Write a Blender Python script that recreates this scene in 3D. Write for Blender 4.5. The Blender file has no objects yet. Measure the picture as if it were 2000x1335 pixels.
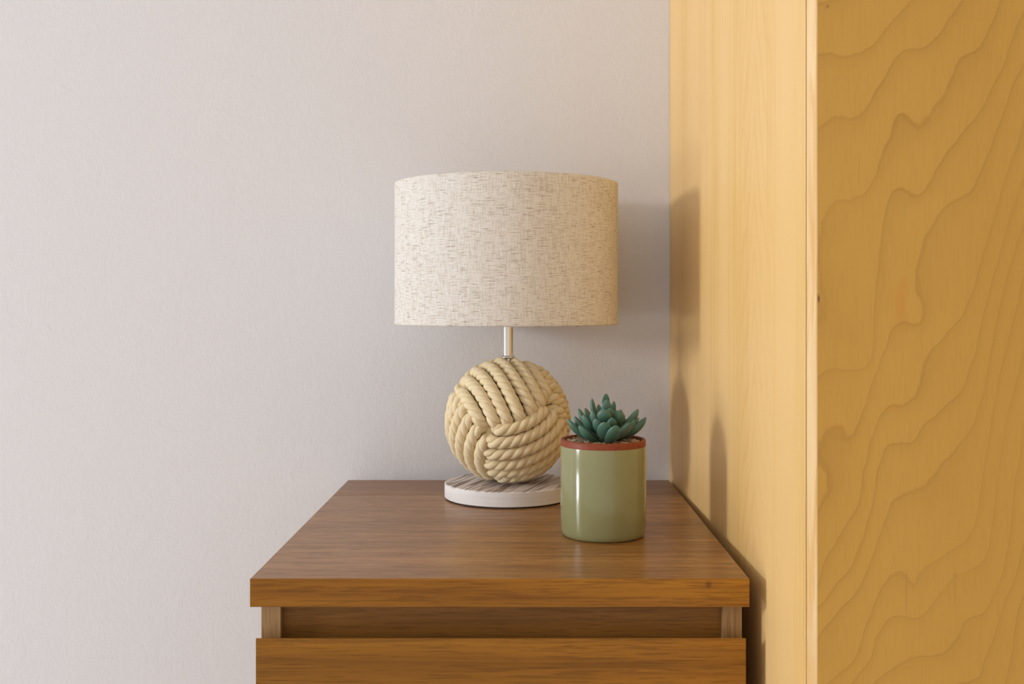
import bpy, bmesh, math, random
import numpy as np
from mathutils import Vector, Matrix, noise as mnoise

# ------------------------------------------------------------------ camera
F = 2099.0            # focal length in pixels of the 2000 x 1335 frame
CX, CY = 1024.0, 591.0
CAMZ = 1.451
S = bpy.context.scene
C = S.collection
cd = bpy.data.cameras.new('camera')
cam = bpy.data.objects.new('camera', cd); C.objects.link(cam)
cam.location = (0, 0, CAMZ); cam.rotation_euler = (math.pi/2, 0, 0)
cd.sensor_width = 36.0; cd.lens = F/2000*36
cd.shift_x = (1000-CX)/2000; cd.shift_y = -(667.5-CY)/2000
cd.clip_start = 0.02
S.camera = cam

# ------------------------------------------------------------------ light
FILL = 0.74
w = bpy.data.worlds.new('world'); S.world = w; w.use_nodes = True
w.node_tree.nodes['Background'].inputs[0].default_value = (1.04, 0.98, 0.93, 1)
w.node_tree.nodes['Background'].inputs[1].default_value = FILL

def area(name, loc, target, sx, sy, power, col, spread=180):
    l = bpy.data.lights.new(name, 'AREA'); l.shape = 'RECTANGLE'; l.size = sx; l.size_y = sy
    l.energy = power; l.color = col; l.spread = math.radians(spread)
    o = bpy.data.objects.new(name, l); C.objects.link(o); o.location = loc
    d = Vector(target)-Vector(loc); o.rotation_euler = d.to_track_quat('-Z', 'Z').to_euler()
    return o
WY0, WY1 = -0.81, -0.11                     # tall narrow window in the left wall
area('window_sky_light', (-5.56, -0.46, 2.08), (0, -0.46, 2.08), 0.66, 1.22, 214, (0.94, 0.985, 1.04))
area('window_garden_light', (-5.56, -0.46, 0.72), (0, -0.46, 0.72), 0.66, 1.32, 80, (0.94, 0.985, 1.04))

vs = S.view_settings
vs.view_transform = 'Standard'; vs.look = 'None'; vs.exposure = 0.07; vs.gamma = 1.0
vs.use_curve_mapping = False

# ------------------------------------------------------------------ helpers
R = random.Random(7)
def P(x, y, D):
    return Vector(((x-CX)*D/F, D, CAMZ-(y-CY)*D/F))

def srgb(r, g, b):
    f = lambda c: (c/255)/12.92 if c/255 <= 0.04045 else ((c/255+0.055)/1.055)**2.4
    return (f(r), f(g), f(b), 1)

def link(name, me, mat=None, parent=None, smooth=False):
    if mat is not None: me.materials.append(mat)
    if smooth:
        for p in me.polygons: p.use_smooth = True
    o = bpy.data.objects.new(name, me); C.objects.link(o)
    if parent is not None: o.parent = parent
    return o
def obj(name, bm, mat=None, parent=None, smooth=False):
    me = bpy.data.meshes.new(name); bm.to_mesh(me); bm.free()
    return link(name, me, mat, parent, smooth)
def empty(name, loc, label=None, cat=None, rz=0, group=None):
    o = bpy.data.objects.new(name, None); C.objects.link(o); o.location = loc
    o.rotation_euler = (0, 0, rz); o.empty_display_size = 0.05
    if label: o['label'] = label
    if cat: o['category'] = cat
    if group: o['group'] = group
    return o
def structure(o): o['kind'] = 'structure'; return o

def box(x0, x1, y0, y1, z0, z1, bev=0.0, seg=2):
    bm = bmesh.new()
    bmesh.ops.create_cube(bm, size=1, matrix=Matrix.Translation(((x0+x1)/2, (y0+y1)/2, (z0+z1)/2)) @
                          Matrix.Diagonal((x1-x0, y1-y0, z1-z0, 1)))
    if bev > 0:
        bmesh.ops.bevel(bm, geom=list(bm.edges), offset=bev, segments=seg, profile=0.5, affect='EDGES')
    return bm
def add_box(bm, x0, x1, y0, y1, z0, z1):
    bmesh.ops.create_cube(bm, size=1, matrix=Matrix.Translation(((x0+x1)/2, (y0+y1)/2, (z0+z1)/2)) @
                          Matrix.Diagonal((x1-x0, y1-y0, z1-z0, 1)))
def lathe(profile, n=96, closed=False, uv=False, name='lathe', rscale=1.0):
    """profile: list of (r, z); returns a mesh with UV u = arc length, v = z"""
    vs_, fs, uvs = [], [], []
    m = len(profile)
    for i in range(n+1):
        a = 2*math.pi*i/n
        for (r, z) in profile:
            vs_.append((r*math.cos(a), r*math.sin(a), z))
            uvs.append((a*rscale, z))
    def idx(i, j): return (i % n)*m + j
    luv = []
    vv = vs_[:n*m]
    rng = m if closed else m-1
    for i in range(n):
        for j in range(rng):
            k = (j+1) % m
            fs.append((idx(i, j), idx(i+1, j), idx(i+1, k), idx(i, k)))
            luv += [uvs[i*m+j], uvs[(i+1)*m+j], uvs[(i+1)*m+k], uvs[i*m+k]]
    me = bpy.data.meshes.new(name); me.from_pydata(vv, [], fs); me.update()
    ul = me.uv_layers.new(name='UVMap')
    for q, c in enumerate(luv): ul.data[q].uv = c
    bm = bmesh.new(); bm.from_mesh(me)
    bmesh.ops.remove_doubles(bm, verts=bm.verts, dist=1e-6)
    bmesh.ops.recalc_face_normals(bm, faces=bm.faces)
    bm.to_mesh(me); bm.free()
    return me

# ------------------------------------------------------------------ material helper
class M:
    def __init__(s, name):
        s.m = bpy.data.materials.new(name); s.m.use_nodes = True
        s.nt = s.m.node_tree; s.b = s.nt.nodes['Principled BSDF']
    def n(s, typ, **kw):
        nd = s.nt.nodes.new(typ)
        for k, v in kw.items():
            if k.startswith('i_'):
                key = k[2:]
                key = int(key) if key.isdigit() else key.replace('_', ' ')
                nd.inputs[key].default_value = v
            else: setattr(nd, k, v)
        return nd
    def l(s, a, b): s.nt.links.new(a, b)
    def math(s, op, a, b=None, c=None):
        nd = s.nt.nodes.new('ShaderNodeMath'); nd.operation = op
        for i, v in enumerate((a, b, c)):
            if v is None: continue
            if isinstance(v, (int, float)): nd.inputs[i].default_value = v
            else: s.l(v, nd.inputs[i])
        return nd.outputs[0]
    def coord(s, kind='Object', scale=(1, 1, 1), rot=(0, 0, 0), loc=(0, 0, 0)):
        t = s.n('ShaderNodeTexCoord'); mp = s.n('ShaderNodeMapping')
        mp.inputs['Scale'].default_value = scale; mp.inputs['Rotation'].default_value = rot
        mp.inputs['Location'].default_value = loc
        s.l(t.outputs[kind], mp.inputs[0]); return mp.outputs[0]
    def noise(s, vec, scale=1, detail=2, rough=0.5, dist=0.0):
        nd = s.n('ShaderNodeTexNoise'); nd.inputs['Scale'].default_value = scale
        nd.inputs['Detail'].default_value = detail; nd.inputs['Roughness'].default_value = rough
        nd.inputs['Distortion'].default_value = dist
        s.l(vec, nd.inputs['Vector']); return nd.outputs[0]
    def ramp(s, fac, stops):
        r = s.n('ShaderNodeValToRGB'); e = r.color_ramp.elements
        while len(e) < len(stops): e.new(0.5)
        for q, (p, c) in zip(e, stops):
            q.position = p; q.color = c if not isinstance(c, (int, float)) else (c, c, c, 1)
        s.l(fac, r.inputs[0]); return r.outputs[0]
    def mix(s, fac, a, b, mode='MIX'):
        nd = s.n('ShaderNodeMix', data_type='RGBA', blend_type=mode)
        for v, i in ((fac, 0), (a, 6), (b, 7)):
            if isinstance(v, (int, float, tuple)): nd.inputs[i].default_value = v
            else: s.l(v, nd.inputs[i])
        return nd.outputs[2]
    def bump(s, h, strength=0.3, dist=0.001):
        nd = s.n('ShaderNodeBump'); nd.inputs['Strength'].default_value = strength
        nd.inputs['Distance'].default_value = dist
        s.l(h, nd.inputs['Height']); s.l(nd.outputs[0], s.b.inputs['Normal']); return nd
    def base(s, c):
        if isinstance(c, tuple): s.b.inputs['Base Color'].default_value = c
        else: s.l(c, s.b.inputs['Base Color'])
    def set(s, **kw):
        for k, v in kw.items(): s.b.inputs[k.replace('_', ' ')].default_value = v
        return s

def mat_wall():
    k = M('painted_wall'); v = k.coord()
    blot = k.noise(v, 1.1, 2)
    k.base(k.ramp(blot, [(0.35, (0.745, 0.715, 0.725, 1)), (0.65, (0.735, 0.72, 0.73, 1))]))
    v2 = k.coord(scale=(1, 1, 0.75))
    h = k.math('ADD', k.noise(v2, 260, 3, 0.6), k.math('MULTIPLY', k.noise(v2, 45, 3, 0.6), 0.8))
    h = k.math('ADD', h, k.math('MULTIPLY', k.ramp(k.noise(v, 42, 1), [(0.74, 0.0), (0.8, 1.0)]), 0.5))
    k.bump(h, 0.42, 0.0009); k.set(Roughness=0.75, Specular_IOR_Level=0.25)
    return k.m
def mat_plain(name, col, rough=0.6, metal=0.0, bump=0.0, bs=200):
    k = M(name); v = k.coord(); nz = k.noise(v, bs, 3)
    a = tuple(c*0.93 for c in col[:3])+(1,); b = tuple(min(1, c*1.06) for c in col[:3])+(1,)
    k.base(k.ramp(nz, [(0.3, a), (0.7, b)])); k.set(Roughness=rough, Metallic=metal)
    if bump: k.bump(nz, bump, 0.0006)
    return k.m

def mat_oak(name, axis, light, dark, pore=0.5, rough=0.36, seed=0.0, coat=0.0, spec=0.5):
    """Stained oak veneer; axis = direction the grain runs."""
    k = M(name)
    sc = [120, 120, 120]; sc['xyz'.index(axis)] = 3.0
    v = k.coord(scale=tuple(sc), loc=(seed, seed*1.7, seed*0.6))
    band = k.noise(v, 1.0, 4, 0.62, 0.6)
    sc2 = [640, 640, 640]; sc2['xyz'.index(axis)] = 30
    v2 = k.coord(scale=tuple(sc2), loc=(seed, seed, seed))
    pores = k.noise(v2, 1.0, 2, 0.6, 0.2)
    sc3 = [14, 14, 14]; sc3['xyz'.index(axis)] = 1.2
    wide = k.noise(k.coord(scale=tuple(sc3), loc=(seed*2, seed, seed)), 1.0, 2, 0.5, 0.8)
    col = k.ramp(band, [(0.33, dark), (0.67, light)])
    col = k.mix(k.math('MULTIPLY', k.ramp(wide, [(0.35, 1.0), (0.65, 0.0)]), 0.45), col, dark)
    pm = k.ramp(pores, [(0.53, 0.0), (0.63, 1.0)])
    dk = tuple(c*0.62 for c in dark[:3])+(1,)
    col = k.mix(k.math('MULTIPLY', pm, pore), col, dk)
    k.base(col)
    h = k.math('SUBTRACT', k.math('MULTIPLY', band, 0.3), k.math('MULTIPLY', pm, 0.6))
    k.bump(h, 0.45, 0.0004)
    k.set(Roughness=rough, Specular_IOR_Level=spec)
    if coat: k.set(Coat_Weight=coat, Coat_Roughness=0.25)
    return k

# ------------------------------------------------------------------ room shell
DW = 1.36
m_wall = mat_wall()
m_white = mat_plain('white_ceiling_paint', (0.80, 0.78, 0.75, 1), 0.8)
m_floor = mat_plain('cream_carpet', (0.74, 0.73, 0.73, 1), 0.95, 0, 0.5, 400)
WLX = -5.5
structure(obj('wall_back', box(WLX, 1.9, DW, DW+0.1, 0, 3.1), m_wall))
ZW0, ZW1 = 0.04, 2.72
bm = bmesh.new()                                        # left wall with its tall window opening
add_box(bm, WLX-0.1, WLX, WY1, DW+0.1, 0, 3.1); add_box(bm, WLX-0.1, WLX, -2.6, WY0, 0, 3.1)
add_box(bm, WLX-0.1, WLX, WY0, WY1, 0, ZW0); add_box(bm, WLX-0.1, WLX, WY0, WY1, ZW1, 3.1)
structure(obj('wall_left', bm, m_wall))
structure(obj('floor', box(WLX-0.1, 1.9, -2.6, DW+0.1, -0.05, 0), m_floor))
structure(obj('ceiling', box(WLX-0.1, 1.9, -2.6, DW+0.1, 3.1, 3.2), m_white))
m_frame = mat_plain('window_frame_paint', (0.8, 0.8, 0.78, 1), 0.35)
win = bmesh.new(); t = 0.02
add_box(win, WLX-0.04, WLX, WY0, WY0+t, ZW0, ZW1); add_box(win, WLX-0.04, WLX, WY1-t, WY1, ZW0, ZW1)
add_box(win, WLX-0.04, WLX, WY0, WY1, ZW0, ZW0+t); add_box(win, WLX-0.04, WLX, WY0, WY1, ZW1-t, ZW1)
add_box(win, WLX-0.04, WLX, WY0, WY1, 1.40, 1.45); add_box(win, WLX-0.04, WLX, WY0, WY1, 0.36, 0.47)
structure(obj('window_1', win, m_frame))
bb = structure(obj('baseboard_back', box(WLX, 0.18, DW-0.015, DW, 0, 0.09, 0.003), m_frame))

# ------------------------------------------------------------------ chest of drawers
TOPZ = 1.23
oakL, oakD = (0.42, 0.200, 0.062, 1), (0.235, 0.098, 0.028, 1)
k = mat_oak('stained_oak_top', 'x', (0.46, 0.225, 0.062, 1), (0.24, 0.105, 0.026, 1), 0.85, 0.29, 3.1, 0.0, 0.42)
m_oaktop = k.m
m_oakstrip = mat_oak('stained_oak_strip', 'x', (0.36, 0.175, 0.068, 1), (0.22, 0.095, 0.036, 1), 0.7, 0.36, 33.0).m
k = mat_oak('stained_oak_edge', 'x', (0.42, 0.172, 0.012, 1), (0.20, 0.070, 0.005, 1), 0.45, 0.4, 8.3, 0.0, 0.25)
# small knot on the front edge band
v = k.coord(loc=(0, 0, 0))
d = k.n('ShaderNodeVectorMath', operation='DISTANCE'); k.l(v, d.inputs[0])
kx = (1384-CX)*0.861/F; kz = CAMZ-(1141-CY)*0.861/F
CHX, CHY = -0.0197, 1.10
d.inputs[1].default_value = (kx-CHX, 0.861-CHY, kz)
old = k.b.inputs['Base Color'].links[0].from_socket
k.base(k.mix(k.ramp(k.math('MULTIPLY', d.outputs['Value'], 250), [(0.25, 0.6), (0.9, 0.0)]), old, (0.07, 0.02, 0.005, 1)))
m_oakedge = k.m
m_oakfront = mat_oak('stained_oak_drawer', 'x', (0.38, 0.155, 0.012, 1), (0.20, 0.075, 0.005, 1), 0.45, 0.42, 15.2, 0.0, 0.25).m
m_oakrail = mat_oak('stained_oak_rail', 'x', (0.32, 0.140, 0.025, 1), (0.185, 0.075, 0.012, 1), 0.4, 0.42, 21.0, 0.0, 0.25).m
m_oakside = mat_oak('stained_oak_side', 'z', (0.40, 0.235, 0.095, 1), (0.26, 0.14, 0.05, 1), 0.5, 0.45, 5.0, 0.0, 0.4).m

chest = empty('chest_of_drawers', (CHX, CHY, 0),
              'tall narrow stained oak chest of drawers standing against the white wall beside the wardrobe', 'chest of drawers')
def cb(x0, x1, y0, y1, z0, z1, bev=0.0006):
    return box(x0-CHX, x1-CHX, y0-CHY, y1-CHY, z0, z1, bev, 2)
L, Rr = -0.2199, 0.1805
YF, YB = 0.861, 1.341
SEAM = 1.237
SLB = 0.0226
obj('top_panel', cb(L, Rr, YF+0.0012, SEAM-0.0007, TOPZ-SLB, TOPZ), m_oaktop, chest)
obj('back_strip', cb(L, Rr, SEAM+0.0007, YB, TOPZ-SLB, TOPZ), m_oakstrip, chest)
obj('edge_band', cb(L, Rr, YF, YF+0.0012, TOPZ-SLB, TOPZ, 0.0004), m_oakedge, chest)
sl = obj('side_panel', cb(-0.2145, -0.1985, 0.876, YB, 0.0, TOPZ-SLB, 0.0005), m_oakside, chest)
obj('side_panel', cb(0.1618, 0.1775, 0.876, YB, 0.0, TOPZ-SLB, 0.0005), m_oakside, chest)
obj('rail', cb(-0.1985, 0.1618, 0.884, 0.900, TOPZ-SLB-0.075, TOPZ-SLB, 0.0003), m_oakrail, chest)
obj('back_panel', cb(-0.1985, 0.1618, YB-0.006, YB-0.002, 0.02, TOPZ-SLB, 0.0002), m_oakrail, chest)
ztop = CAMZ-(1245-CY)*0.863/F
pitch = (ztop-0.02)/6
for i in range(6):
    z1 = ztop-i*pitch; z0 = z1-pitch+0.024
    dr = obj('drawer', cb(-0.1955, 0.1588, 0.884, YB-0.03, z0+0.012, z1-0.028, 0.0003), m_oakrail, chest)
    bmf = cb(-0.2158, 0.1782, 0.863, 0.8755, z0 if i < 5 else 0.02, z1, 0.0)
    for vv in bmf.verts:                                     # grip chamfer along the top edge
        if vv.co.z > z1-0.001 and vv.co.y > 0.87-CHY: vv.co.z -= 0.008
    bmesh.ops.bevel(bmf, geom=list(bmf.edges), offset=0.0007, segments=2, profile=0.5, affect='EDGES')
    f = obj('drawer_front', bmf, m_oakfront, dr)

# ------------------------------------------------------------------ wardrobe
SK = 0.0215
th = math.atan(SK)
WX = 284*DW/F
ward = empty('wardrobe', (WX, DW-0.0005, 0), 'tall pale birch wardrobe with a plywood door, right of the chest of drawers', 'wardrobe', th)
def mat_maple():
    k = M('maple_veneer')
    v = k.coord(scale=(1, 70, 1.6)); band = k.noise(v, 1.0, 3, 0.55, 0.4)
    v2 = k.coord(scale=(1, 620, 6)); fine = k.noise(v2, 1.0, 2, 0.5)
    # cathedral figure: nested pointed arches in the middle of the sheet
    t = k.n('ShaderNodeTexCoord'); sp = k.n('ShaderNodeSeparateXYZ'); k.l(t.outputs['Object'], sp.inputs[0])
    yy = k.math('ADD', sp.outputs[1], 0.455)
    ya = k.math('ABSOLUTE', yy)
    wob = k.math('MULTIPLY', k.noise(k.coord(scale=(1, 9, 2.2), loc=(0, 3, 0)), 1, 3), 0.30)
    f = k.math('ADD', k.math('ADD', k.math('MULTIPLY', ya, 3.0), sp.outputs[2]), wob)
    fr = k.math('FRACT', k.math('MULTIPLY', f, 18.0))
    ring = k.ramp(fr, [(0.0, 0.8), (0.18, 0.1), (0.70, 0.0), (1.0, 0.8)])
    msk = k.ramp(ya, [(0.0, 1.0), (0.085, 0.0)])
    light, mid, dark = (0.80, 0.54, 0.215, 1), (0.765, 0.485, 0.168, 1), (0.62, 0.34, 0.085, 1)
    col = k.ramp(band, [(0.33, mid), (0.67, light)])
    col = k.mix(k.math('MULTIPLY', k.ramp(fine, [(0.45, 0.0), (0.72, 1.0)]), 0.55), col, dark)
    col = k.mix(k.math('MULTIPLY', k.math('MULTIPLY', ring, msk), 0.75), col, dark)
    bw = k.noise(k.coord(scale=(1, 16, 0.5), loc=(0, 2.2, 4)), 1, 2)
    col = k.mix(k.math('MULTIPLY', k.ramp(bw, [(0.4, 0.0), (0.6, 1.0)]), 0.7), col, (0.82, 0.545, 0.235, 1))
    fl = k.ramp(k.noise(k.coord(scale=(1, 60, 7), loc=(0, 5, 1)), 1, 2, 0.5, 1.0), [(0.68, 0.0), (0.78, 1.0)])
    col = k.mix(k.math('MULTIPLY', fl, 0.35), col, dark)
    k.base(col); k.bump(fine, 0.08, 0.0003); k.set(Roughness=0.42, Specular_IOR_Level=0.35)
    return k.m
DOORX = 0.0
# Growth-ring figure of the plywood face: contour lines of a smooth field fitted (thin-plate) through
# the course of each ring, in a frame of 0.347 mm units on the door's own face.
RINGS = [
 [(316,105),(345,108),(365,112),(390,108),(410,100),(430,85),(450,60),(475,30),(500,-10)],
 [(316,258),(335,240),(360,230),(385,232),(400,225),(420,200),(440,165),(460,130),(480,105),(495,97),(520,97),(540,85),(560,60),(585,25),(600,-10)],
 [(318,500),(322,470),(332,430),(345,402),(362,393),(390,390),(410,380),(430,345),(450,290),(465,245),(480,225),(495,235),(512,248),(530,235),(555,200),(580,150),(595,118),(612,105),(630,100),(645,75),(660,40),(670,-10)],
 [(318,738),(335,725),(360,722),(385,722),(415,712),(425,690),(428,600),(435,520),(445,440),(455,395),(468,370),(485,370),(505,383),(525,375),(545,340),(570,300),(600,260),(630,225),(655,180),(680,130),(700,70),(718,20)],
 [(320,900),(330,860),(345,835),(365,838),(388,848),(400,820),(420,760),(440,700),(458,650),(480,632),(505,635),(520,628),(522,600),(515,570),(512,530),(520,490),(535,450),(560,410),(590,388),(615,375),(635,340),(655,290),(680,220),(700,160),(720,110)],
 [(318,1139),(335,1089),(365,1039),(397,983),(404,940),(420,860),(435,820),(450,797),(480,793),(505,780),(525,730),(545,680),(570,650),(600,615),(620,570),(640,500),(660,430),(690,330),(720,250)],
 [(322,1181),(351,1142),(383,1107),(408,1046),(425,975),(432,925),(450,875),(475,868),(500,865),(525,830),(570,790),(600,760),(625,690),(640,620),(660,540),(690,430),(720,340)],
 [(322,1238),(365,1185),(400,1146),(422,1093),(440,1039),(461,983),(490,965),(510,955),(545,925),(590,870),(620,830),(640,770),(655,690),(680,560),(720,430)],
 [(330,1340),(386,1291),(404,1249),(418,1206),(440,1153),(457,1126),(486,1121),(507,1141),(525,1110),(578,1075),(610,1050),(628,1011),(638,940),(650,860),(670,740),(700,620),(720,550)],
 [(383,1334),(418,1288),(429,1249),(457,1206),(486,1204),(507,1208),(535,1185),(578,1132),(613,1114),(642,1093),(656,1039),(667,940),(685,820),(720,690)],
 [(425,1334),(471,1299),(507,1283),(557,1277),(585,1252),(606,1213),(649,1188),(677,1125),(692,1046),(702,940),(720,860)],
 [(592,1334),(631,1323),(656,1259),(684,1167),(706,1117),(720,1050)],
]
def fit_rings():
    P_, V_ = [], []
    for lv, pl in enumerate(RINGS):
        for a, b in zip(pl[:-1], pl[1:]):
            L_ = math.hypot(b[0]-a[0], b[1]-a[1]); n_ = max(1, int(L_/28))
            for q in range(n_):
                P_.append((a[0]+(b[0]-a[0])*q/n_, a[1]+(b[1]-a[1])*q/n_)); V_.append(lv+1)
    P_ = np.array(P_, float)/400; V_ = np.array(V_, float)
    def K(a, b):
        d2 = ((a[:, None, :]-b[None, :, :])**2).sum(-1)
        return 0.5*d2*np.log(d2+1e-12)
    n_ = len(P_); A_ = np.zeros((n_+3, n_+3)); A_[:n_, :n_] = K(P_, P_)+np.eye(n_)*2e-4
    A_[:n_, n_] = 1; A_[:n_, n_+1:] = P_; A_[n_:, :n_] = A_[:n_, n_:].T
    w_ = np.linalg.solve(A_, np.concatenate([V_, np.zeros(3)]))
    def ev(X):
        X = X/400; out = np.empty(len(X))
        for c in range(0, len(X), 8000):
            Xi = X[c:c+8000]; out[c:c+8000] = K(Xi, P_) @ w_[:n_] + w_[n_] + Xi @ w_[n_+1:]
        return out
    return ev
def door_mesh(x0, x1, y0, y1, z0, z1):
    """door leaf; its front face is a fine grid that carries the ring field"""
    xs = np.unique(np.concatenate([np.arange(x0, 0.15, 0.0011), np.linspace(0.15, x1, 30)]))
    zs = np.unique(np.concatenate([np.linspace(z0, 1.17, 40), np.arange(1.17, 1.67, 0.0011), np.linspace(1.67, z1, 30)]))
    nx, nz = len(xs), len(zs)
    gx, gz = np.meshgrid(xs, zs)
    co = np.stack([gx.ravel(), np.full(nx*nz, y0), gz.ravel()], 1)
    X_ = WX+gx.ravel()*math.cos(th)-y0*math.sin(th); Y_ = DW+gx.ravel()*math.sin(th)+y0*math.cos(th)
    pxs = np.stack([CX+X_*F/Y_-1280, CY+(CAMZ-gz.ravel())*F/Y_], 1)
    phi = fit_rings()(pxs)
    def blob(cx, cy, rx, ry): return np.exp(-(((pxs[:, 0]-cx)/rx)**2+((pxs[:, 1]-cy)/ry)**2)**1.5)
    resin = blob(479, 592, 12, 42)+blob(352, 833, 17, 6)*0.8+blob(462, 796, 15, 5)*0.7+blob(486, 552, 6, 12)*0.5
    speck = blob(317.5, 583, 3, 8)+blob(336, 13, 2.5, 2.5)*0.8+blob(490, 1155, 1.6, 50)*0.16+blob(585, 1150, 1.6, 45)*0.2+blob(585, 1122, 3, 3)*0.2
    idx = np.arange(nx*nz).reshape(nz, nx)
    f_ = np.stack([idx[:-1, :-1], idx[:-1, 1:], idx[1:, 1:], idx[1:, :-1]], -1).reshape(-1, 4)
    n0 = nx*nz
    extra = [(x0, y0, z0), (x1, y0, z0), (x1, y0, z1), (x0, y0, z1), (x0, y1, z0), (x1, y1, z0), (x1, y1, z1), (x0, y1, z1)]
    e_ = [(4, 7, 6, 5), (0, 4, 5, 1), (1, 5, 6, 2), (2, 6, 7, 3), (3, 7, 4, 0)]
    me = bpy.data.meshes.new('door')
    me.from_pydata(co.tolist()+extra, [], f_.tolist()+[tuple(n0+q for q in e) for e in e_]); me.update()
    for nm, arr in (('ring_field', phi), ('resin', resin), ('speck', speck)):
        at = me.attributes.new(nm, 'FLOAT', 'POINT'); at.data.foreach_set('value', np.concatenate([arr, np.zeros(8)]).astype(np.float32))
    return me
def mat_ply():
    k = M('birch_plywood')
    def att(nm):
        a_ = k.n('ShaderNodeAttribute'); a_.attribute_name = nm; return a_.outputs['Fac']
    n2 = k.math('MULTIPLY', k.math('SUBTRACT', k.noise(k.coord(scale=(120, 1, 70), loc=(1.3, 0, 7.4)), 1, 3, 0.55), 0.5), 0.16)
    fr = k.math('FRACT', k.math('ADD', att('ring_field'), n2))
    line = k.ramp(fr, [(0.0, 1.0), (0.045, 0.5), (0.28, 0.12), (0.6, 0.0), (0.955, 0.0), (0.985, 1.0)])
    lv = k.noise(k.coord(scale=(14, 1, 7), loc=(3, 0, 1)), 1, 2)
    line = k.math('MULTIPLY', line, k.ramp(lv, [(0.3, 0.45), (0.7, 1.0)]))
    wide = k.noise(k.coord(scale=(6, 1, 3), loc=(5, 0, 2)), 1, 2)
    base = k.ramp(wide, [(0.3, (0.605, 0.325, 0.060, 1)), (0.7, (0.57, 0.298, 0.050, 1))])
    fib = k.noise(k.coord(scale=(900, 1, 60)), 1, 2, 0.5)
    base = k.mix(k.math('MULTIPLY', k.ramp(fib, [(0.45, 0.0), (0.75, 1.0)]), 0.2), base, (0.46, 0.225, 0.034, 1))
    col = k.mix(k.math('MULTIPLY', line, 0.55), base, (0.38, 0.18, 0.026, 1))
    col = k.mix(k.math('MULTIPLY', att('resin'), 0.42), col, (0.60, 0.225, 0.03, 1))
    col = k.mix(k.math('MINIMUM', att('speck'), 1.0), col, (0.14, 0.05, 0.015, 1))
    k.base(col); k.bump(fib, 0.08, 0.0003); k.set(Roughness=0.5, Specular_IOR_Level=0.3)
    return k.m
def mat_edge():
    k = M('ply_edge_band'); v = k.coord(scale=(60, 60, 9)); n_ = k.noise(v, 1, 3, 0.6, 1.0)
    k.base(k.ramp(n_, [(0.33, (0.74, 0.43, 0.15, 1)), (0.6, (0.84, 0.60, 0.31, 1))])); k.set(Roughness=0.45)
    return k.m
m_maple, m_ply, m_edge = mat_maple(), mat_ply(), mat_edge()
WH = 2.36
PD = 0.6058
obj('side_panel', box(0, 0.018, -PD, 0, 0, WH, 0.0006), m_maple, ward)
obj('side_panel', box(0.482, 0.5, -PD, -0.013, 0, WH, 0.0006), m_maple, ward)
obj('top_board', box(0.018, 0.482, -PD, -0.013, WH-0.018, WH, 0.0005), m_maple, ward)
obj('bottom_board', box(0.018, 0.482, -PD, -0.013, 0.06, 0.078, 0.0005), m_maple, ward)
obj('plinth', box(0.018, 0.482, -PD+0.03, -PD+0.045, 0, 0.06, 0.0005), m_maple, ward)
obj('back_panel', box(0.018, 0.482, -0.018, -0.014, 0.078, WH-0.018, 0.0), m_maple, ward)
for z in (0.7, 1.1, 1.5, 1.9):
    obj('shelf', box(0.018, 0.482, -PD+0.02, -0.018, z, z+0.018, 0.0005), m_maple, ward)
door = link('door', door_mesh(0.0006, 0.4985, -PD-0.0045-0.0228, -PD-0.0045, 0.03, WH), m_ply, ward)
obj('edge_band', box(-0.0002, 0.0006, -PD-0.0045-0.0228, -PD-0.0045, 0.03, WH, 0.0), m_edge, door)
bmh = box(0.455, 0.467, -PD-0.0273-0.03, -PD-0.0273-0.02, 1.0, 1.16, 0.003)
add_box(bmh, 0.457, 0.465, -PD-0.0273-0.022, -PD-0.0273, 1.01, 1.02)
add_box(bmh, 0.457, 0.465, -PD-0.0273-0.022, -PD-0.0273, 1.14, 1.15)
m_steel = mat_plain('brushed_steel', (0.6, 0.6, 0.6, 1), 0.3, 1.0)
obj('handle', bmh, m_steel, door)

# ------------------------------------------------------------------ table lamp
LX, LY = -0.0186, 1.224
lamp = empty('table_lamp', (LX, LY, TOPZ),
             'table lamp with a beige linen drum shade on a rope ball and whitewashed round base', 'lamp')
DR = 0.0720
m_felt = mat_plain('black_felt', (0.012, 0.012, 0.013, 1), 0.95)
k = M('whitewashed_wood'); v = k.coord(rot=(0, 0, math.radians(-70)))
mp_ = k.n('ShaderNodeMapping'); mp_.inputs['Scale'].default_value = (12, 190, 1); k.l(v, mp_.inputs[0]); v = mp_.outputs[0]
st = k.noise(v, 1, 3, 0.55, 0.3)
nsep = k.n('ShaderNodeNewGeometry'); sz = k.n('ShaderNodeSeparateXYZ'); k.l(nsep.outputs['Normal'], sz.inputs[0])
stripe = k.ramp(st, [(0.40, (0.24, 0.18, 0.155, 1)), (0.48, (0.50, 0.42, 0.39, 1)), (0.56, (0.76, 0.70, 0.69, 1))])
sd = k.ramp(k.noise(k.coord(scale=(9, 9, 120)), 1, 3), [(0.3, (0.79, 0.76, 0.74, 1)), (0.7, (0.87, 0.85, 0.83, 1))])
k.base(k.mix(k.ramp(sz.outputs[2], [(0.55, 0.0), (0.85, 1.0)]), sd, stripe)); k.bump(st, 0.15, 0.0004)
k.set(Roughness=0.55, Specular_IOR_Level=0.3); m_wash = k.m
link('felt_pad', lathe([(0, 0), (DR-0.0016, 0), (DR-0.0016, 0.0016), (0, 0.0016)], 96), m_felt, lamp)
H0, H1 = 0.0014, 0.0178
base = link('base', lathe([(0, H0), (DR-0.0008, H0), (DR, H0+0.0008), (DR, H1-0.0010), (DR-0.0010, H1), (0, H1)], 128), m_wash, lamp)

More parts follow.
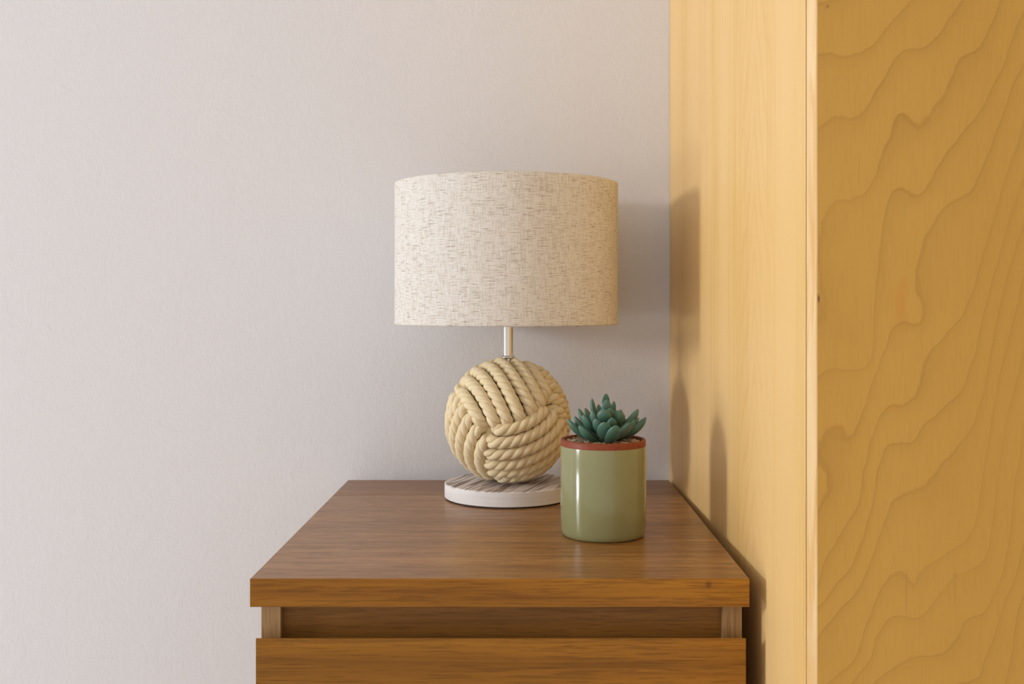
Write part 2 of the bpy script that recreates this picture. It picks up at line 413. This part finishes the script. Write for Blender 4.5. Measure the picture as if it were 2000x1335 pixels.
# rope ball: a monkey's fist knot - three bands of seven turns, each passing over the next
RB = 0.0724
BC = Vector((0, 0, H1+RB-0.0030))
TILT = Matrix.Rotation(math.radians(-5), 3, 'X')
u = (TILT @ Vector((0.895, 0.235, 0.378))).normalized()
mm = TILT @ Vector((0.226, -0.971, 0.07)); mm = (mm-u*mm.dot(u)).normalized()
ww = mm.cross(u).normalized()
if ww.z < 0: ww = -ww
A = ((mm+ww)/math.sqrt(2)).normalized(); B = ((mm-ww)/math.sqrt(2)).normalized()

def mat_rope():
    k = M('cotton_rope'); t = k.n('ShaderNodeTexCoord'); mp = k.n('ShaderNodeMapping')
    mp.inputs['Scale'].default_value = (170, 16, 1); k.l(t.outputs['UV'], mp.inputs[0])
    fib = k.noise(mp.outputs[0], 1, 3, 0.65, 0.4)
    vo = k.coord(); bl = k.noise(vo, 60, 2); sm = k.noise(vo, 1200, 2)
    c = k.ramp(fib, [(0.25, (0.74, 0.57, 0.31, 1)), (0.7, (0.88, 0.765, 0.53, 1))])
    c = k.mix(k.math('MULTIPLY', k.ramp(bl, [(0.45, 0.0), (0.75, 1.0)]), 0.25), c, (0.76, 0.56, 0.33, 1))
    k.base(c); k.bump(k.math('ADD', fib, k.math('MULTIPLY', sm, 0.5)), 0.55, 0.0007)
    k.set(Roughness=0.9, Specular_IOR_Level=0.15)
    k.b.inputs['Sheen Weight'].default_value = 0.15
    return k.m
m_rope = mat_rope()
m_core = mat_plain('rope_core', (0.22, 0.15, 0.08, 1), 0.95)
bm = bmesh.new(); bmesh.ops.create_uvsphere(bm, u_segments=48, v_segments=24, radius=RB-0.0165)
core = obj('rope_ball', bm, m_core, lamp, True); core.location = BC
RS = 0.0071                                            # rope radius
NS = 7; STEP = math.radians(12.6)
EDGE = math.sin(math.radians(37.8))                    # where the covering band's edge turn lies
def rope_loop(ax, p, q, lat, seed):
    """one turn of rope around axis ax at latitude lat; visible around +-p, dives under around +-q"""
    rr = random.Random(seed)
    n = 300; plies = 3; sides = 9
    rc = RB-RS
    lat += rr.uniform(-0.008, 0.008)
    cl, sl_ = math.cos(lat), math.sin(lat)
    tt = math.acos(min(0.999, EDGE/cl))
    pts = []
    ph1, ph2 = rr.uniform(0, 6.28), rr.uniform(0, 6.28)
    for i in range(n):
        a = 2*math.pi*i/n
        da = abs(((a+math.pi/2) % math.pi)-math.pi/2)          # angle away from +-p
        x = (da-(tt-0.17))/0.15
        s = min(1, max(0, x)); s = s*s*(3-2*s)
        r = rc*(1-s)+(rc-2.05*RS)*s + 0.0004*math.sin(3*a+ph1)
        la = lat*1.0 + 0.006*math.sin(4*a+ph2)
        pts.append((p*math.cos(a)*math.cos(la)+q*math.sin(a)*math.cos(la)+ax*math.sin(la))*r)
    cum = [0]
    for i in range(n): cum.append(cum[-1]+(pts[(i+1) % n]-pts[i]).length)
    Lt = cum[-1]; turns = max(1, round(Lt/0.0315)); ph = rr.uniform(0, 6.28)
    verts, faces, uvs = [], [], []
    for k_ in range(plies):
        b0 = len(verts)
        cen = []
        for i in range(n):
            tan = (pts[(i+1) % n]-pts[i-1]).normalized()
            nr = pts[i].normalized(); nr = (nr-tan*nr.dot(tan)).normalized(); bn = tan.cross(nr)
            # left-handed lay
            an = ph-2*math.pi*turns*cum[i]/Lt+2*math.pi*k_/plies
            cen.append((pts[i]+(nr*math.cos(an)+bn*math.sin(an))*RS*0.53, (nr*math.cos(an)+bn*math.sin(an)), tan, nr, bn, an))
        for i in range(n):
            c, out, tan, nr, bn, an = cen[i]
            pt = (cen[(i+1) % n][0]-cen[i-1][0]).normalized()
            o2 = (out-pt*out.dot(pt)).normalized(); s2 = pt.cross(o2)
            for j in range(sides):
                f = 2*math.pi*j/sides
                verts.append(c+o2*math.cos(f)*RS*0.47+s2*math.sin(f)*RS*0.58)
        for i in range(n):
            for j in range(sides):
                faces.append((b0+i*sides+j, b0+i*sides+(j+1) % sides,
                              b0+((i+1) % n)*sides+(j+1) % sides, b0+((i+1) % n)*sides+j))
                u0, u1 = cum[i]*60/170*20, cum[i+1]*60/170*20
                v0, v1 = j/sides, (j+1)/sides
                uvs += [(v0*0.11+k_, u0), (v1*0.11+k_, u0), (v1*0.11+k_, u1), (v0*0.11+k_, u1)]
    me = bpy.data.meshes.new('rope_strand'); me.from_pydata([tuple(v_) for v_ in verts], [], faces); me.update()
    ul = me.uv_layers.new(name='UVMap')
    flat = [c for uv_ in uvs for c in uv_]
    ul.data.foreach_set('uv', flat)
    me.polygons.foreach_set('use_smooth', [True]*len(me.polygons))
    return me
sd_ = 0
for (ax, p, q) in ((u, A, B), (A, B, u), (B, u, A)):
    for i in range(NS):
        sd_ += 1
        link('rope_strand', rope_loop(ax, p, q, (i-(NS-1)/2)*STEP, sd_), m_rope, core)

# stem, collar, socket, bulb, shade carrier
k = M('polished_chrome'); v = k.coord(scale=(300, 300, 2)); k.base(k.ramp(k.noise(v, 1, 2), [(0.3, (0.66, 0.64, 0.62, 1)), (0.7, (0.74, 0.72, 0.70, 1))]))
k.set(Metallic=1.0, Roughness=0.16); m_chrome = k.m
ZB = BC.z+RB                 # ball top, local
zs0, zs1 = ZB-0.010, 1.50-TOPZ
stem = link('stem', lathe([(0.0058, zs0), (0.0058, zs1)], 32), m_chrome, lamp, True)
link('collar', lathe([(0, ZB-0.002), (0.0076, ZB-0.002), (0.0078, ZB-0.0005), (0.0076, ZB+0.0012), (0.0058, ZB+0.0016)], 32), m_chrome, lamp, True)
m_black = mat_plain('black_socket_plastic', (0.03, 0.03, 0.03, 1), 0.4)
link('socket', lathe([(0.0058, zs1-0.004), (0.018, zs1-0.004), (0.019, zs1), (0.017, zs1+0.04), (0.013, zs1+0.042)], 40), m_black, lamp, True)
m_bulb = mat_plain('frosted_bulb_glass', (0.85, 0.85, 0.83, 1), 0.3)
bz = zs1+0.037
link('bulb', lathe([(0.012, bz), (0.013, bz+0.008), (0.02, bz+0.02), (0.022, bz+0.028), (0.018, bz+0.037), (0.010, bz+0.0425), (0, bz+0.044)], 40), m_bulb, lamp, True)

SHX = -0.0203-LX
SZ0, SZ1 = 1.4266-TOPZ, 1.5853-TOPZ
SR = 0.1265
def mat_linen():
    k = M('linen_fabric'); t = k.n('ShaderNodeTexCoord')
    def uvn(su, sv, det, dist=0.0, off=0.0):
        mp = k.n('ShaderNodeMapping'); mp.inputs['Scale'].default_value = (su, sv, 1); mp.inputs['Location'].default_value = (off, off*0.7, off)
        k.l(t.outputs['UV'], mp.inputs[0]); return k.noise(mp.outputs[0], 1, det, 0.55, dist)
    hz = uvn(75, 1050, 2); vt = uvn(1050, 75, 2, 0, 3.3)
    big = uvn(30, 30, 3, 0, 1.0)
    weave = k.math('ADD', hz, vt)
    col = k.ramp(weave, [(0.36, (0.59, 0.53, 0.45, 1)), (0.49, (0.72, 0.67, 0.60, 1)), (0.62, (0.77, 0.74, 0.705, 1))])
    # the sum of two noises is centred on 1: halve it first
    half = k.math('MULTIPLY', weave, 0.5); k.l(half, col.node.inputs[0])
    dens = k.math('MULTIPLY', k.math('SUBTRACT', big, 0.5), 0.10)
    s1 = k.ramp(k.math('ADD', uvn(75, 1300, 3, 0.3, 8.0), dens), [(0.598, 0.0), (0.64, 1.0)])
    s2 = k.ramp(k.math('ADD', uvn(1300, 85, 3, 0.3, 11.0), dens), [(0.61, 0.0), (0.66, 1.0)])
    sl2 = k.ramp(uvn(230, 800, 2, 0.2, 17.0), [(0.70, 0.0), (0.74, 1.0)])
    col = k.mix(k.math('MULTIPLY', s1, 0.7), col, (0.23, 0.125, 0.06, 1))
    col = k.mix(k.math('MULTIPLY', s2, 0.45), col, (0.27, 0.19, 0.12, 1))
    col = k.mix(k.math('MULTIPLY', sl2, 0.8), col, (0.14, 0.08, 0.04, 1))
    k.base(col); k.bump(weave, 0.25, 0.0004); k.set(Roughness=0.85, Specular_IOR_Level=0.15)
    return k.m
m_linen = mat_linen(); m_lining = mat_plain('white_shade_lining', (0.85, 0.84, 0.80, 1), 0.7)
ro = SR
shade = link('lamp_shade', lathe([(ro-0.0016, SZ0), (ro-0.0003, SZ0-0.0002), (ro+0.0004, SZ0+0.0012), (ro+0.0002, SZ0+0.004), (ro, SZ0+0.006),
        (ro, SZ1-0.006), (ro+0.0002, SZ1-0.004), (ro+0.0004, SZ1-0.0012), (ro-0.0003, SZ1+0.0002), (ro-0.0016, SZ1)], 160, uv=True, rscale=SR), m_linen, lamp, True)
shade.location = (SHX, 0, 0)
lin = link('lining', lathe([(ro-0.0016, SZ0), (ro-0.0016, SZ1)], 120), m_lining, shade, True)
# top ring with three spokes to the socket
bm = bmesh.new()
rz = zs1+0.002
for q in range(3):
    a = q*2*math.pi/3+0.4
    p0 = Vector((0.019*math.cos(a), 0.019*math.sin(a), rz)); p1 = Vector(((ro-0.002)*math.cos(a), (ro-0.002)*math.sin(a), rz))
    mtx = Matrix.Translation((p0+p1)/2) @ (p1-p0).to_track_quat('Z', 'Y').to_matrix().to_4x4()
    bmesh.ops.create_cone(bm, cap_ends=True, segments=8, radius1=0.0013, radius2=0.0013, depth=(p1-p0).length, matrix=mtx)
obj('shade_carrier', bm, m_steel, shade, True)

# ------------------------------------------------------------------ potted succulent
PX, PY = 0.0753, 1.0262
PR = 0.0409
plant = empty('potted_succulent', (PX, PY, TOPZ),
              'small green succulent in a glossy sage green pot, in front of the lamp', 'potted plant')
ZT, ZG = 1.3215-TOPZ, 1.3153-TOPZ
k = M('sage_glaze'); v = k.coord(); n_ = k.noise(v, 22, 3)
k.base(k.ramp(n_, [(0.3, (0.250, 0.248, 0.114, 1)), (0.7, (0.278, 0.272, 0.130, 1))]))
k.set(Roughness=0.12, Specular_IOR_Level=0.55); k.bump(k.noise(v, 55, 2), 0.06, 0.001); m_glaze = k.m
k = M('terracotta'); v = k.coord(); n_ = k.noise(v, 500, 3)
k.base(k.ramp(n_, [(0.3, (0.20, 0.040, 0.013, 1)), (0.7, (0.26, 0.056, 0.019, 1))])); k.bump(n_, 0.2, 0.0003)
k.set(Roughness=0.5, Specular_IOR_Level=0.3); m_terra = k.m
pot = link('pot', lathe([(0, 0.0), (PR-0.0042, 0.0), (PR-0.0022, 0.0009), (PR-0.0011, 0.003), (PR-0.0006, 0.0065), (PR, 0.02),
        (PR, ZG-0.0012), (PR-0.0003, ZG)], 128), m_glaze, plant, True)
link('rim', lathe([(PR-0.0003, ZG-0.0002), (PR-0.0003, ZT-0.0013), (PR-0.0012, ZT), (PR-0.0030, ZT), (PR-0.0042, ZT-0.0012), (PR-0.0044, ZT-0.014)], 128), m_terra, pot, True)
m_soil = mat_plain('dark_soil', (0.05, 0.032, 0.02, 1), 0.95, 0, 0.4, 600)
SOIL = ZT-0.0048
soil = link('soil', lathe([(0, SOIL), (PR-0.0044, SOIL)], 64), m_soil, plant)
pcol = [(0.42, 0.30, 0.18, 1), (0.25, 0.13, 0.07, 1), (0.50, 0.42, 0.28, 1), (0.20, 0.15, 0.12, 1), (0.34, 0.29, 0.12, 1), (0.33, 0.17, 0.10, 1), (0.60, 0.52, 0.38, 1)]
pm = []
for i, c in enumerate(pcol):
    bm = bmesh.new(); bmesh.ops.create_icosphere(bm, subdivisions=2, radius=1)
    for vv in bm.verts:
        d_ = mnoise.noise(vv.co*1.1+Vector((i*5.1, 0, 0)))*0.35
        vv.co = Vector((vv.co.x*(1+d_), vv.co.y*(0.78+d_), vv.co.z*(0.6+d_*0.6)))
    me = bpy.data.meshes.new('pebble'); bm.to_mesh(me); bm.free()
    me.materials.append(mat_plain('pebble_stone', c, 0.45, 0, 0.1, 300))
    for pl in me.polygons: pl.use_smooth = True
    pm.append(me)
g = 0.0046; cnt = 0
for iy in range(-9, 10):
    for ix in range(-9, 10):
        x = (ix+0.5*(iy % 2))*g+R.uniform(-1, 1)*g*0.22; y = iy*g*0.87+R.uniform(-1, 1)*g*0.22
        rr = math.hypot(x, y)
        if rr > PR-0.0072 or rr < 0.006: continue
        o = bpy.data.objects.new('pebble', R.choice(pm)); C.objects.link(o); o.parent = soil
        s = R.uniform(0.0019, 0.0030); o.scale = (s*1.15, s*1.15, s)
        o.location = (x, y, SOIL+s*0.45+R.uniform(0, 0.0012)); o.rotation_euler = (R.uniform(-.4, .4), R.uniform(-.4, .4), R.uniform(0, 6.3)); cnt += 1

def mat_leaf():
    k = M('succulent_leaf'); v = k.coord(); n1 = k.noise(v, 90, 3); t = k.n('ShaderNodeTexCoord')
    sp = k.n('ShaderNodeSeparateXYZ'); k.l(t.outputs['UV'], sp.inputs[0])
    c = k.ramp(k.math('ADD', sp.outputs[1], k.math('MULTIPLY', k.math('SUBTRACT', n1, 0.5), 0.7)),
               [(0.05, (0.025, 0.072, 0.028, 1)), (0.5, (0.038, 0.105, 0.060, 1)), (0.95, (0.070, 0.165, 0.120, 1))])
    red = k.ramp(k.noise(k.coord(loc=(4, 4, 4)), 45, 2), [(0.56, 0.0), (0.74, 1.0)])
    c = k.mix(k.math('MULTIPLY', red, 0.4), c, (0.16, 0.12, 0.09, 1))
    k.base(c); k.bump(k.noise(v, 900, 2), 0.12, 0.0003)
    k.set(Roughness=0.42, Specular_IOR_Level=0.5); k.b.inputs['Sheen Weight'].default_value = 0.05
    return k.m
m_leaf = mat_leaf()
DC = 1.0262; U = DC/F
def zp(zx, zy, dz):
    D = DC+dz*U*1.0
    return P(1090+zx/9.537, 750+zy/9.537, D)-Vector((PX, PY, TOPZ))
stemc = zp(900, 1000, 0)
bm = bmesh.new()
bmesh.ops.create_cone(bm, cap_ends=True, segments=20, radius1=0.0052, radius2=0.0030, depth=0.030,
                      matrix=Matrix.Translation((stemc.x, stemc.y, SOIL+0.0142)))
obj('stalk', bm, m_leaf, plant, True)
PROF = [(0, .30), (.08, .42), (.2, .64), (.33, .83), (.46, .95), (.58, 1.0), (.70, .98), (.80, .87), (.88, .68), (.94, .46), (.98, .24), (1, .03)]
def leaf(tip, base, wpx, thick=0.72):
    tip, base_ = zp(*tip), zp(*base)
    sp = tip-base_; Ln = sp.length; ax = sp.normalized()
    hv = Vector(((tip.x-stemc.x), (tip.y-stemc.y), 0))
    hv = hv.normalized() if hv.length > 1e-4 else Vector((0, -1, 0))
    side = Vector((0, 0, 1)).cross(hv); side = (side-ax*side.dot(ax)).normalized()
    up = side.cross(ax)                                   # roughly points at the crown axis or outwards
    if up.dot(hv) > 0: up = -up                           # upper (inner) face
    hw = wpx/9.537*U/2
    thick = 0.42+0.42*abs(hv.x)
    n = 18; verts, faces, uvs = [], [], []
    for (t_, w_) in PROF:
        bow = math.sin(math.pi*t_)*-0.07*Ln               # belly bulges outwards, tip curls in
        c = base_+sp*t_+up*bow
        for j in range(n):
            a = 2*math.pi*j/n; ca, sa = math.cos(a), math.sin(a)
            tk = thick*(0.62 if sa > 0 else 1.0)
            verts.append(c+side*ca*hw*w_+up*sa*hw*tk*w_**0.9)
            uvs.append((j/n, t_))
    m_ = len(PROF)
    for i in range(m_-1):
        for j in range(n):
            faces.append((i*n+j, i*n+(j+1) % n, (i+1)*n+(j+1) % n, (i+1)*n+j))
    faces.append(tuple(range(n-1, -1, -1))); faces.append(tuple((m_-1)*n+j for j in range(n)))
    me = bpy.data.meshes.new('leaf'); me.from_pydata([tuple(v_) for v_ in verts], [], faces); me.update()
    ul = me.uv_layers.new(name='UVMap')
    for lp in me.loops: ul.data[lp.index].uv = uvs[lp.vertex_index]
    b2 = bmesh.new(); b2.from_mesh(me); bmesh.ops.recalc_face_normals(b2, faces=b2.faces); b2.to_mesh(me); b2.free()
    link('leaf', me, m_leaf, plant, True)
for a in [
    ((890, 172, 6), (900, 620, 5), 150), ((905, 283, -12), (890, 700, 0), 190), ((632, 268, 12), (790, 720, 5), 150),
    ((750, 372, 40), (840, 760, 10), 130), ((1042, 312, 28), (960, 720, 5), 118), ((382, 452, 24), (700, 860, 5), 165),
    ((505, 442, 42), (740, 780, 10), 145), ((462, 568, -26), (770, 930, 0), 205), ((635, 500, -32), (770, 900, -5), 172),
    ((850, 462, -40), (880, 830, -8), 285), ((965, 440, -24), (930, 800, -5), 205), ((1165, 470, -20), (1010, 880, 0), 215),
    ((860, 702, -64), (880, 1060, -12), 285), ((1085, 765, -78), (905, 1115, -30), 265), ((1335, 712, -55), (1010, 1020, -10), 235),
    ((1492, 462, 22), (1060, 900, 0), 205), ((1640, 615, 0), (1080, 1030, 0), 210), ((1508, 622, 40), (1050, 950, 6), 140),
    ((175, 648, 0), (740, 1075, 0), 195), ((302, 596, 18), (720, 1000, 0), 205), ((390, 770, -38), (820, 1090, -12), 215),
    ((1440, 655, -28), (1020, 1040, -5), 175), ((1100, 480, 45), (980, 850, 8), 190), ((620, 560, 62), (850, 930, 10), 200),
    ((840, 520, 72), (890, 940, 12), 220), ((1060, 580, 76), (940, 960, 12), 210), ((1290, 640, 62), (990, 980, 10), 190),
    ((440, 700, 52), (800, 1000, 8), 170), ((700, 690, 86), (870, 1000, 12), 220), ((980, 700, 92), (920, 1000, 12), 220),
    ((860, 380, 30), (890, 780, 5), 170), ((1230, 560, 25), (990, 900, 5), 170), ((700, 640, -45), (840, 980, -10), 200),
    ((1010, 620, -45), (930, 960, -10), 210),
]: leaf(*a)
